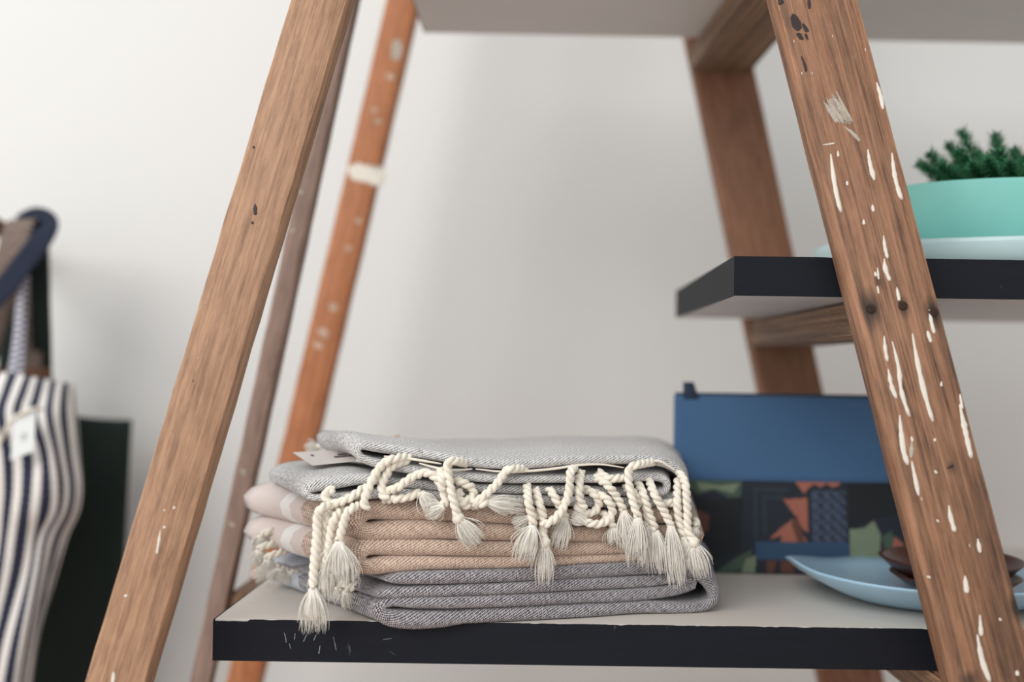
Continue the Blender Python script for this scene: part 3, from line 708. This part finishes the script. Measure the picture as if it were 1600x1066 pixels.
PRINT = [
 ([(1060, 754), (1165, 754), (1160, 790), (1120, 770), (1095, 778), (1075, 765), (1060, 772)], SAGED), ([(1092, 758), (1125, 764), (1160, 760), (1150, 775), (1120, 768), (1098, 772)], SAGE),
 ([(1060, 772), (1110, 785), (1165, 780), (1160, 860), (1110, 880), (1070, 860)], BLK), ([(1095, 800), (1112, 808), (1110, 832), (1095, 838), (1088, 820)], BRN),
 ([(1120, 893), (1150, 872), (1178, 858), (1172, 880), (1150, 893)], SAGED), ([(1160, 893), (1168, 872), (1184, 866), (1182, 893)], SAGE),
 ([(1170, 754), (1250, 754), (1250, 850), (1180, 850)], NAVY), ([(1182, 766), (1240, 766), (1236, 771), (1187, 771), (1187, 840), (1182, 840)], TEALD), ([(1196, 778), (1232, 778), (1230, 783), (1201, 783), (1201, 835), (1196, 835)], TEALD),
 ([(1245, 752), (1320, 752), (1318, 760), (1306, 764), (1298, 758), (1288, 764), (1278, 759), (1268, 766), (1262, 774), (1254, 764)], ORNG),
 ([(1229, 783), (1266, 780), (1267, 832), (1258, 826), (1248, 808)], ORNG), ([(1241, 812), (1262, 840), (1265, 848), (1222, 848), (1228, 828)], ORNG), ([(1228, 822), (1240, 814), (1232, 834), (1204, 843)], ORNG), ([(1250, 806), (1262, 848), (1250, 846), (1240, 818)], BRN),
 ([(1272, 768), (1326, 768), (1328, 846), (1272, 846)], SLATE),
 ([(1330, 752), (1426, 752), (1426, 800), (1372, 812), (1332, 830)], BLK),
 ([(1332, 826), (1355, 824), (1371, 813), (1381, 832), (1380, 876), (1332, 876)], SAGE), ([(1384, 836), (1400, 828), (1404, 850), (1388, 862)], SAGED), ([(1396, 868), (1404, 836), (1420, 850), (1426, 876), (1410, 884)], ORNG),
 ([(1184, 846), (1330, 846), (1330, 872), (1184, 872)], BLUP),
 ([(1200, 874), (1216, 874), (1210, 893), (1200, 893)], BRN), ([(1222, 874), (1246, 874), (1240, 893), (1222, 890)], BRN)]
def print_col(u, v):
    c = NAVY
    for poly, col in PRINT:
        if inpoly(u, v, poly): c = col
    if c == SLATE and (int((u - 1272) / 9 + 0.5 * (int((v - 768) / 8) % 2)) % 2 == 0) != (((v - 768) / 8 % 1) > abs(((u - 1272) / 9) % 1 - .5) * 2): c = NAVY
    return c
def pouch_panel(name, z0, z1, nx, nz, mat, front=True, col=False, lift=0.0):
    bm = bmesh.new(); cl = bm.verts.layers.float_color.new('print') if col else None; g = []
    for j in range(nz + 1):
        z = z0 + (z1 - z0) * j / nz; row = []
        for i in range(nx + 1):
            s = i / nx; x = XL + (XR - XL) * s
            y = pouch_y(s, z, front) + (-lift if front else lift)
            v = bm.verts.new((x, y, z)); row.append(v)
            if col:
                # flat print laid out on the panel in its own width and height
                v[cl] = print_col(1059 + 383 * s, 893 - (893 - 754) * (z - ZB) / (ZS - ZB))
        g.append(row)
    for j in range(nz):
        for i in range(nx): bm.faces.new((g[j][i], g[j][i + 1], g[j + 1][i + 1], g[j + 1][i]))
    o = mesh_obj(name, bm, mat, pouch, True)
    s = o.modifiers.new('cloth thickness', 'SOLIDIFY'); s.thickness = 0.0012; s.offset = -1 if front else 1
    return o
M_canvas = plain('blue_canvas', rgb(62, 98, 136), 0.85, 0.07, 500, 0.3, Sheen_Weight=0.2)
t = NT('tropical_print'); at = t.n('ShaderNodeAttribute', attribute_name='print'); n = t.noise(t.coord('Object'), 300, 3)
M_trop = t.out(t.mix(t.math('MULTIPLY', n, 0.25), at.outputs[0], rgb(20, 24, 32)), 0.75)
pouch_panel('upper_panel', ZS, ZT, 60, 24, M_canvas)
pouch_panel('printed_panel', ZB, ZS, 300, 110, M_trop, True, True)
pouch_panel('back_panel', ZB, ZT, 40, 30, M_canvas, False)
mesh_obj('base_gusset', box_bm(XL + .003, XR - .003, BY + .006, BY + .036, ZB, ZB + .002, .0008), M_trop, pouch)
bm = bmesh.new(); tube(bm, catmull([Vector((XL + (XR - XL) * k / 20, pouch_y(k / 20, ZS) - 0.0012, ZS)) for k in range(21)], step=.004), 0.0012, 6); mesh_obj('seam', bm, M_canvas, pouch)
M_zip = plain('navy_zip_tape', rgb(26, 42, 66), 0.7, 0.1, 400)
bm = box_bm(XL + .001, XR - .001, pouch_y(.5, ZT) - .0002, pouch_y(.5, ZT) + .0046, ZT - .003, ZT + .003, .0008); mesh_obj('zip', bm, M_zip, pouch)
a = P(1080, 622, BY + .036)
bm = box_bm(a.x - .008, a.x + .008, a.y - .0025, a.y + .0025, ZT - .004, ZT + .014, .0012)
for v in bm.verts:
    if v.co.z > ZT + .008: v.co.x = a.x - .003 + (v.co.x - a.x) * .7
mesh_obj('zip_tab', bm, M_zip, pouch)

# ------------------------------------------------------------------ plate and brown bowls on the lowest shelf
M_bluegl = plain('pale_blue_glaze', rgb(160, 194, 216), 0.30, 0.04, 30, 0.05)
px, py = 0.356, 0.952
def leaf(a, r, z):
    c, s = math.cos(a), math.sin(a)
    k = max(0, -c) ** 6
    zz = z + (0.0085 * k - 0.011 * max(0, s) + 0.003 * noise.noise(Vector((c * 2, s * 2, 3)))) * (r / 0.138) ** 3 * (1 if z > S_LOW_T + .004 else 0)
    return (r * c, r * s * 0.80, zz)
z0 = S_LOW_T + .0004
prof = [(0, z0), (0.070, z0), (0.078, z0 + .001), (0.100, z0 + .007), (0.125, z0 + .017), (0.1375, z0 + .0255), (0.139, z0 + .0275), (0.1365, z0 + .0285), (0.120, z0 + .0205), (0.095, z0 + .0115), (0.06, z0 + .0065), (0, z0 + .006)]
pl = mesh_obj('plate', lathe(prof, px, py, 80, leaf), M_bluegl)
pl['label'] = 'pale blue glazed ceramic plate with upturned rim on lowest shelf, under brown bowls'; pl['category'] = 'plate'
M_brown = plain('brown_lacquer', rgb(74, 36, 26), 0.35, 0.1, 60, 0.1)
def bowl(cx, cy, zb, R, hgt, mat, name, label):
    prof = [(0, zb), (R * .42, zb), (R * .5, zb + .002), (R * .78, zb + hgt * .45), (R * .97, zb + hgt * .93), (R, zb + hgt), (R * .965, zb + hgt + .0008), (R * .93, zb + hgt * .93), (R * .72, zb + hgt * .5), (R * .4, zb + .006), (0, zb + .005)]
    o = mesh_obj(name, lathe(prof, cx, cy, 56), mat); o['label'] = label; o['category'] = 'bowl'; return o
b2 = bowl(0.368, 0.945, z0 + .0072, 0.057, 0.0165, M_brown, 'bowl', 'dark brown wooden bowl lower of two stacked on blue plate')
b1 = bowl(0.364, 0.945, z0 + .0150, 0.063, 0.0235, M_brown, 'bowl', 'dark brown wooden bowl upper of two stacked on blue plate')
b1['group'] = b2['group'] = 'brown bowls stacked on the blue plate'

# ------------------------------------------------------------------ planter on the middle shelf
zs = S_MID_B + 0.032 + .0004
M_aqua = plain('pale_aqua_glaze', rgb(188, 214, 218), 0.35, 0.02, 30, 0.05)
M_mint = plain('mint_resin', rgb(134, 206, 196), 0.50, 0.03, 30, 0.06)
cx, cy = 0.452, 1.040
prof = [(0, zs), (0.160, zs), (0.170, zs + .001), (0.183, zs + .008), (0.188, zs + .018), (0.188, zs + .0215), (0.186, zs + .0228), (0.184, zs + .0215), (0.176, zs + .010), (0.160, zs + .005), (0, zs + .005)]
pl2 = mesh_obj('plate', lathe(prof, cx, cy, 96, lambda a, r, z: (r * math.cos(a), r * math.sin(a), z + 0.009 * max(0, -math.cos(a)) ** 5 * (r / .188) ** 4 * (1 if r > .17 and z > zs + .004 else 0))), M_aqua)
pl2['label'] = 'large pale aqua plate on middle shelf under the mint planter'; pl2['category'] = 'plate'
pot = thing('potted_plant', 'mint green planter bowl with spiky dark green plant on pale aqua plate', 'plant', (cx, cy, zs + .0055))
zb = zs + .0055; cyb = 1.0; oval = lambda a, r, z: (r * math.cos(a), r * math.sin(a) * 0.62, z); zr = P(1565, 275, cyb - .0825).z
hh = zr - zb
prof = [(0, zb), (0.092, zb), (0.104, zb + .004), (0.120, zb + hh * .30), (0.129, zb + hh * .62), (0.133, zb + hh * .97), (0.1325, zr), (0.130, zr), (0.1285, zr - .003), (0.124, zb + hh * .6), (0.112, zb + hh * .3), (0.09, zb + .008), (0, zb + .008)]
mesh_obj('bowl', lathe(prof, cx, cyb, 96, oval), M_mint, pot)
M_soil = plain('potting_soil', rgb(50, 38, 30), 1.0, 0.3, 300, 0.8)
mesh_obj('soil', lathe([(0, zb + hh * .55), (0.119, zb + hh * .55), (0.1225, zr - .022), (0.06, zr - .016), (0, zr - .014)], cx, cyb, 40, oval), M_soil, pot)
t = NT('needle_leaf'); n = t.noise(t.coord('Object'), 160, 3)
M_leaf = t.out(t.ramp(n, [(0.3, rgb(20, 72, 44)), (0.6, rgb(38, 118, 72)), (0.8, rgb(88, 160, 108))]), 0.5)
def sprig(u, v, Y, rb=0.05):
    tip = P(u, v, Y); base = Vector((cx + (tip.x - cx) * 0.62, cyb + (tip.y - cyb) * 0.5, zr - .018))
    ctrl = base.lerp(tip, .55) + Vector(((base.x - tip.x) * .15, 0, (tip.z - base.z) * .12))
    path = [base * (1 - k / 14) ** 2 + ctrl * (2 * (k / 14) * (1 - k / 14)) + tip * (k / 14) ** 2 for k in range(15)]
    bm = bmesh.new(); tube(bm, path, lambda t: 0.0016 * (1 - .6 * t), 5)
    fr = frames(path)
    nn = 150
    for k in range(nn):
        f = k / (nn - 1); i = min(14, int(f * 14)); t_, a_, b_ = fr[i]; p = path[i].lerp(path[min(14, i + 1)], f * 14 - i)
        ang = k * 2.39996; rad_ = a_ * math.cos(ang) + b_ * math.sin(ang)
        ln = (0.0175 - 0.006 * f) * (0.8 + .4 * random.random())
        d = (rad_ * (1.0 - .3 * f) + t_ * (.35 + .5 * f)).normalized(); sd = d.cross(t_).normalized() * 0.0013; up_ = d.cross(sd).normalized() * 0.0006
        m_ = p + d * ln * .5; e = p + d * ln
        A = [bm.verts.new(q) for q in (p, m_ + sd, m_ + up_, m_ - sd, m_ - up_, e)]
        for q in ((0, 1, 2), (0, 2, 3), (0, 3, 4), (0, 4, 1), (5, 2, 1), (5, 3, 2), (5, 4, 3), (5, 1, 4)): bm.faces.new([A[x] for x in q])
    mesh_obj('sprig', bm, M_leaf, pot)
for (u, v, Y) in ((1440, 258, 1.03), (1456, 244, 1.02), (1472, 262, .97), (1486, 232, 1.05), (1505, 211, 1.03), (1500, 240, .98), (1530, 244, 1.06), (1520, 262, .95), (1556, 217, 1.02), (1562, 240, .97), (1545, 256, .94), (1586, 240, 1.04), (1578, 262, .95), (1602, 252, 1.0), (1622, 228, 1.04), (1640, 240, 1.0), (1612, 264, .95), (1665, 250, 1.03), (1690, 258, 1.06), (1500, 256, 1.08), (1550, 246, 1.10), (1600, 256, 1.1), (1460, 266, 1.06), (1535, 268, 1.0), (1488, 268, 1.02), (1650, 266, .96)):
    sprig(u, v, Y)

# ------------------------------------------------------------------ hanging bags at the left
def strap(name, pts, width, th, mat, parent, across=None, label=None):
    """flat band along 3-D points; across = direction of the width"""
    path = catmull(pts, step=0.006); n = len(path); bm = bmesh.new(); uvl = bm.loops.layers.uv.verify(); rows = []; s = 0; ss = []
    for i, p in enumerate(path):
        if i: s += (path[i] - path[i - 1]).length
        t_ = (path[min(n - 1, i + 1)] - path[max(0, i - 1)]).normalized()
        ac = Vector(across) if across else Vector((0, 1, 0)).cross(t_)
        ac = (ac - t_ * ac.dot(t_)).normalized(); nr = t_.cross(ac)
        row = []
        for k in range(7):
            f = k / 6 - .5; row.append(bm.verts.new(p + ac * (width * f) + nr * (th * (.5 + .5 * math.cos(f * PI)) + 0.0006 * math.sin(s * 60))))
        for k in range(6, -1, -1):
            f = k / 6 - .5; row.append(bm.verts.new(p + ac * (width * f) - nr * (th * .5)))
        rows.append(row); ss.append(s)
    m = 14
    for i in range(n - 1):
        for k in range(m):
            f = bm.faces.new((rows[i][k], rows[i][(k + 1) % m], rows[i + 1][(k + 1) % m], rows[i + 1][k]))
            for lp, (a, b) in zip(f.loops, ((i, k), (i, k + 1), (i + 1, k + 1), (i + 1, k))): lp[uvl].uv = ((b if b < 7 else 13 - b) / 6, ss[a] * 20)
    bm.faces.new(rows[0]); bm.faces.new(rows[-1])
    return mesh_obj(name, bm, mat, parent, True, label)
M_peg = wood('wood_peg', rgb(90, 64, 46), rgb(120, 88, 62), rgb(150, 112, 84))
pg = P(38, 372, 1.40)
peg = thing('wall_peg', 'brown wooden peg on the white wall, hidden under the bag straps', 'peg', (pg.x, WALL_Y, pg.z))
bm = bmesh.new(); tube(bm, [Vector((P(30, 380, WALL_Y).x, WALL_Y - .002, pg.z - .006)), Vector((P(34, 380, 1.45).x, 1.45, pg.z)), Vector((pg.x, 1.34, pg.z + .004)), Vector((pg.x, 1.318, pg.z + .008))], 0.011, 16); mesh_obj('peg_shaft', bm, M_peg, peg)
bm = bmesh.new(); tube(bm, [Vector((P(30, 380, WALL_Y).x, WALL_Y - .0005, pg.z - .006)), Vector((P(30, 380, WALL_Y).x, WALL_Y - .010, pg.z - .006))], 0.017, 20); mesh_obj('peg_plate', bm, M_peg, peg)
# striped fabric
t = NT('navy_white_stripe'); uv = t.n('ShaderNodeUVMap').outputs[0]; sp = t.n('ShaderNodeSeparateXYZ'); t.t.links.new(uv, sp.inputs[0])
fr_ = t.math('FRACT', t.math('ADD', sp.outputs[0], 0.5)); ds = t.math('ABSOLUTE', t.math('SUBTRACT', fr_, 0.5))
zig = t.math('MULTIPLY', t.math('SINE', t.math('MULTIPLY', sp.outputs[1], 2 * PI * 95)), 0.02)
msk = t.ramp(t.math('ADD', ds, zig), [(0.215, 1.0), (0.255, 0.0)])
wn = t.noise(t.coord('UV', (8, 300, 1)), 1.0, 2)
M_stripe = t.out(t.mix(msk, t.mix(wn, rgb(26, 30, 48), rgb(48, 54, 78)), t.mix(wn, rgb(222, 214, 206), rgb(244, 242, 240))), 0.9, t.math('SINE', t.math('MULTIPLY', sp.outputs[1], 2 * PI * 180)), 0.4, 0.0006)
tote = thing('striped_tote', 'navy and white striped cloth tote bag with white price tag hanging on wall', 'bag', tuple(P(0, 1180, 1.27)))
ROWS = [597, 622, 652, 710, 760, 800, 840, 900, 1000, 1080, 1200]
COLS = [[-150, -158, -166, -160, -158, -160, -164, -172, -190, -205, -225], [-92, -100, -108, -95, -92, -94, -98, -108, -128, -144, -162], [-60, -67, -75, -62, -60, -62, -66, -75, -95, -110, -130], [-26, -33, -40, -30, -28, -29, -33, -42, -62, -78, -95], [6, -3, -12, -3, 0, -2, -5, -14, -36, -52, -70], [33, 23, 14, 26, 27, 23, 17, 8, -14, -30, -48], [54, 46, 38, 57, 57, 53, 48, 38, 12, -3, -20], [74, 69, 66, 80, 86, 83, 64, 54, 36, 24, 10], [93, 89, 88, 97, 104, 99, 80, 67, 47, 34, 19], [110, 109, 110, 115, 121, 116, 98, 81, 53, 41, 26], [114, 117, 120, 124, 128, 123, 105, 87, 57, 45, 30]]
YC = [1.26, 1.235, 1.222, 1.215, 1.212, 1.213, 1.217, 1.222, 1.232, 1.25, 1.275]
YR = [0.050, 0.035, 0.012, 0.0, -0.006, -0.004, 0.006, 0.004, -0.004, 0.0, 0.01]
VS = [0, 6, 10, 12, 10, 6, 2, 0, -1, 0, 0]    # the top hem climbs towards the left handle
bm = bmesh.new(); uvl = bm.loops.layers.uv.verify()
def grid_pt(ci, ri):
    return P(COLS[ci][ri], ROWS[ri] + (ci - 8) * (3.5 if ri == 0 else 3.0 if ri == 1 else 1.2 if ri == 2 else 0), YC[ci] + YR[ri] + 0.004 * math.sin(ri * 1.3 + ci * 1.9))
rowsm = []
for ri in range(len(ROWS)): rowsm.append([grid_pt(c, ri) for c in range(len(COLS))])
cols = []   # interpolate down each column then across
cd = []
for c in range(len(COLS)): cd.append(catmull([rowsm[r][c] for r in range(len(ROWS))], n=70))
for j in range(70):
    pts = [cd[c][j] for c in range(len(COLS))]; row = []
    ext = [pts[0] * 2 - pts[1]] + pts + [pts[-1] * 2 - pts[-2]]
    for c in range(1, len(ext) - 2):
        a, b, cc, d = ext[c - 1:c + 3]
        for k in range(6):
            t_ = k / 6; row.append((0.5 * ((2 * b) + (cc - a) * t_ + (2 * a - 5 * b + 4 * cc - d) * t_ * t_ + (3 * b - a - 3 * cc + d) * t_ ** 3), c - 1 + t_))
    row.append((pts[-1], len(pts) - 1)); cols.append(row)
fv = [[bm.verts.new(p) for p, _ in row] for row in cols]
nc = len(cols[0])
bv = []
for j, row in enumerate(cols):
    br_ = []
    for i, (p, s_) in enumerate(row):
        e = 1 - i / (nc - 1); back = 0.045 * min(1, e * 2.2 + .01) * min(1, .12 + j / 30)
        br_.append(bm.verts.new(p + Vector((0, back + .002, 0.0))))
    bv.append(br_)
def bf(q, uvq):
    f = bm.faces.new(q)
    for lp, w_ in zip(f.loops, uvq): lp[uvl].uv = w_
for j in range(69):
    for i in range(nc - 1):
        uvq = [(cols[j][i][1], j * .008), (cols[j][i + 1][1], j * .008), (cols[j][i + 1][1], (j + 1) * .008), (cols[j][i][1], (j + 1) * .008)]
        bf((fv[j][i], fv[j][i + 1], fv[j + 1][i + 1], fv[j + 1][i]), uvq)
        bf((bv[j][i], bv[j][i + 1], bv[j + 1][i + 1], bv[j + 1][i]), uvq)
    for i, s_ in ((nc - 1, 10.0), (0, 0.0)):
        bf((fv[j][i], fv[j + 1][i], bv[j + 1][i], bv[j][i]), [(s_, j * .008), (s_, j * .008 + .008), (s_ + .4, j * .008 + .008), (s_ + .4, j * .008)])
for i in range(nc - 1):
    for j in (0, 69): bf((fv[j][i], fv[j][i + 1], bv[j][i + 1], bv[j][i]), [(cols[j][i][1], 0), (cols[j][i + 1][1], 0), (cols[j][i + 1][1], .02), (cols[j][i][1], .02)])
mesh_obj('bag_body', bm, M_stripe, tote)
M_navy = plain('navy_webbing', rgb(24, 34, 56), 0.85, 0.12, 600, 0.4)
M_cordst = NT('striped_cord'); tc = M_cordst; uv = tc.n('ShaderNodeUVMap').outputs[0]; sp = tc.n('ShaderNodeSeparateXYZ'); tc.t.links.new(uv, sp.inputs[0])
M_cordst = tc.out(tc.mix(tc.math('GREATER_THAN', tc.math('FRACT', tc.math('MULTIPLY', sp.outputs[1], 6)), 0.62), rgb(206, 204, 214), rgb(60, 62, 84)), 0.9)
strap('strap', [P(8, 640, 1.262), P(12, 608, 1.275), P(22, 560, 1.29), P(29, 500, 1.305), P(33, 430, 1.315), P(36, 370, 1.328), P(40, 349, 1.34), P(42, 368, 1.35), P(40, 430, 1.345), P(34, 540, 1.335), P(28, 612, 1.32)], 0.009, 0.002, M_cordst, tote)
strap('handle', [P(30, 352, 1.372), P(56, 340, 1.352), P(76, 350, 1.332), P(62, 378, 1.315), P(36, 412, 1.308), P(8, 448, 1.30), P(-30, 490, 1.29), P(-75, 560, 1.27), P(-100, 625, 1.255)], 0.027, 0.0022, M_navy, tote, None, 'navy shoulder strap')
q = [P(24, 648, 1.196), P(56, 637, 1.196), P(53, 705, 1.194), P(16, 719, 1.194)]
tag = card('price_tag', q, 0.0009, M_whitetag, tote, 'white card price tag')
A = lambda s, t_: q[0].lerp(q[1], s).lerp(q[3].lerp(q[2], s), t_) + Vector((0, -0.0013, 0))
for (s0, s1, t0, t1) in ((.40, .62, .50, .53), (.40, .62, .62, .65), (.40, .44, .50, .65), (.58, .62, .50, .65)):
    card('print_line', [A(s0, t0), A(s1, t0), A(s1, t1), A(s0, t1)], 0.0001, plain('tag_grey', rgb(200, 204, 206), .8) if s0 == .40 and t1 == .53 else bpy.data.materials['tag_grey'], tag)
bm = bmesh.new(); tube(bm, catmull([P(66, 640, 1.225), P(58, 638, 1.200), P(42, 642, 1.192), P(20, 655, 1.196), P(8, 672, 1.205), P(2, 690, 1.212)], step=.003), 0.0021, 6); mesh_obj('tag_string', bm, M_cream, tote)
# dark green tote behind
M_green = plain('dark_green_canvas', rgb(26, 40, 36), 0.9, 0.15, 500, 0.4)
gtote = thing('green_tote', 'plain very dark green canvas tote bag hanging behind the striped bag', 'bag', tuple(P(120, 1180, 1.40)))
bm = bmesh.new(); nx, nz = 30, 40; gf = []
def gpt(s, r):
    u = -60 + (206 - 60 * 0 - (-60)) * s; top = 640 + 16 * math.sin(min(1, max(0, (u - 60) / 145)) * PI * .55) if u > 60 else 640
    ur = u - (28 * r if s > .0 else 0) * s
    return P(ur, top + (1190 - top) * r, 1.435)
for side in (0, 1):
    g = []
    for j in range(nz + 1):
        row = []
        for i in range(nx + 1):
            s, r = i / nx, j / nz; p = gpt(s, r)
            th = 0.022 * math.sin(PI * min(1, s)) ** .5 * min(1, r * 2.2 + .06) + .0012
            p = p + Vector((0, (-th if side == 0 else th) + .004 * noise.noise(Vector((s * 4, r * 4, 8))), 0)); row.append(bm.verts.new(p))
        g.append(row)
    gf.append(g)
for g in gf:
    for j in range(nz):
        for i in range(nx): bm.faces.new((g[j][i], g[j][i + 1], g[j + 1][i + 1], g[j + 1][i]))
for j in range(nz):
    for i in (0, nx): bm.faces.new((gf[0][j][i], gf[0][j + 1][i], gf[1][j + 1][i], gf[1][j][i]))
for i in range(nx):
    for j in (0, nz): bm.faces.new((gf[0][j][i], gf[0][j][i + 1], gf[1][j][i + 1], gf[1][j][i]))
mesh_obj('bag_body', bm, M_green, gtote)
strap('strap', [P(70, 665, 1.425), P(67, 600, 1.40), P(64, 500, 1.36), P(62, 420, 1.355), P(58, 360, 1.37), P(40, 351, 1.395), P(28, 366, 1.40), P(16, 450, 1.405), P(12, 560, 1.42), P(8, 660, 1.43)], 0.024, 0.0022, M_green, gtote, (1, 0.15, 0))
# brown woven bag hanging behind both
t = NT('brown_woven_band'); n1 = t.noise(t.coord('UV', (14, 20, 1)), 1.0, 3); n3 = t.noise(t.coord('UV', (2.5, 1.2, 1)), 1.0, 2)
M_woven = t.out(t.mix(t.ramp(n1, [(0.38, 0.0), (0.62, 1.0)]), t.mix(t.ramp(n3, [(.4, 0), (.6, 1)]), rgb(72, 54, 48), rgb(54, 46, 50)), rgb(160, 142, 130)), 0.9)
M_brcl = plain('brown_cloth', rgb(112, 76, 58), 0.9, 0.15, 400, 0.4)
wb = thing('woven_bag', 'brown bag on a wide mottled woven strap hanging behind striped tote', 'bag', tuple(P(0, 800, 1.33)))
strap('strap', [P(-40, 600, 1.36), P(-16, 520, 1.335), P(6, 440, 1.32), P(20, 385, 1.318), P(30, 352, 1.325), P(40, 344, 1.345), P(48, 356, 1.37), P(46, 420, 1.372), P(44, 500, 1.375), P(46, 585, 1.378)], 0.034, 0.0025, M_woven, wb, (1, 0.1, 0.05), 'wide mottled woven strap')
bm = bmesh.new(); g2 = []
for side in (0, 1):
    g = []
    for j in range(13):
        row = []
        for i in range(17):
            s, r = i / 16, j / 12; p = P(-90 + 168 * s - 12 * r * s, 574 + 300 * r, 1.376)
            th = .014 * math.sin(PI * s) ** .5 * min(1, r * 2 + .1) + .001; row.append(bm.verts.new(p + Vector((0, -th if side == 0 else th, 0))))
        g.append(row)
    g2.append(g)
for g in g2:
    for j in range(12):
        for i in range(16): bm.faces.new((g[j][i], g[j][i + 1], g[j + 1][i + 1], g[j + 1][i]))
for j in range(12):
    for i in (0, 16): bm.faces.new((g2[0][j][i], g2[0][j + 1][i], g2[1][j + 1][i], g2[1][j][i]))
for i in range(16):
    for j in (0, 12): bm.faces.new((g2[0][j][i], g2[0][j][i + 1], g2[1][j][i + 1], g2[1][j][i]))
mesh_obj('bag_body', bm, M_brcl, wb)
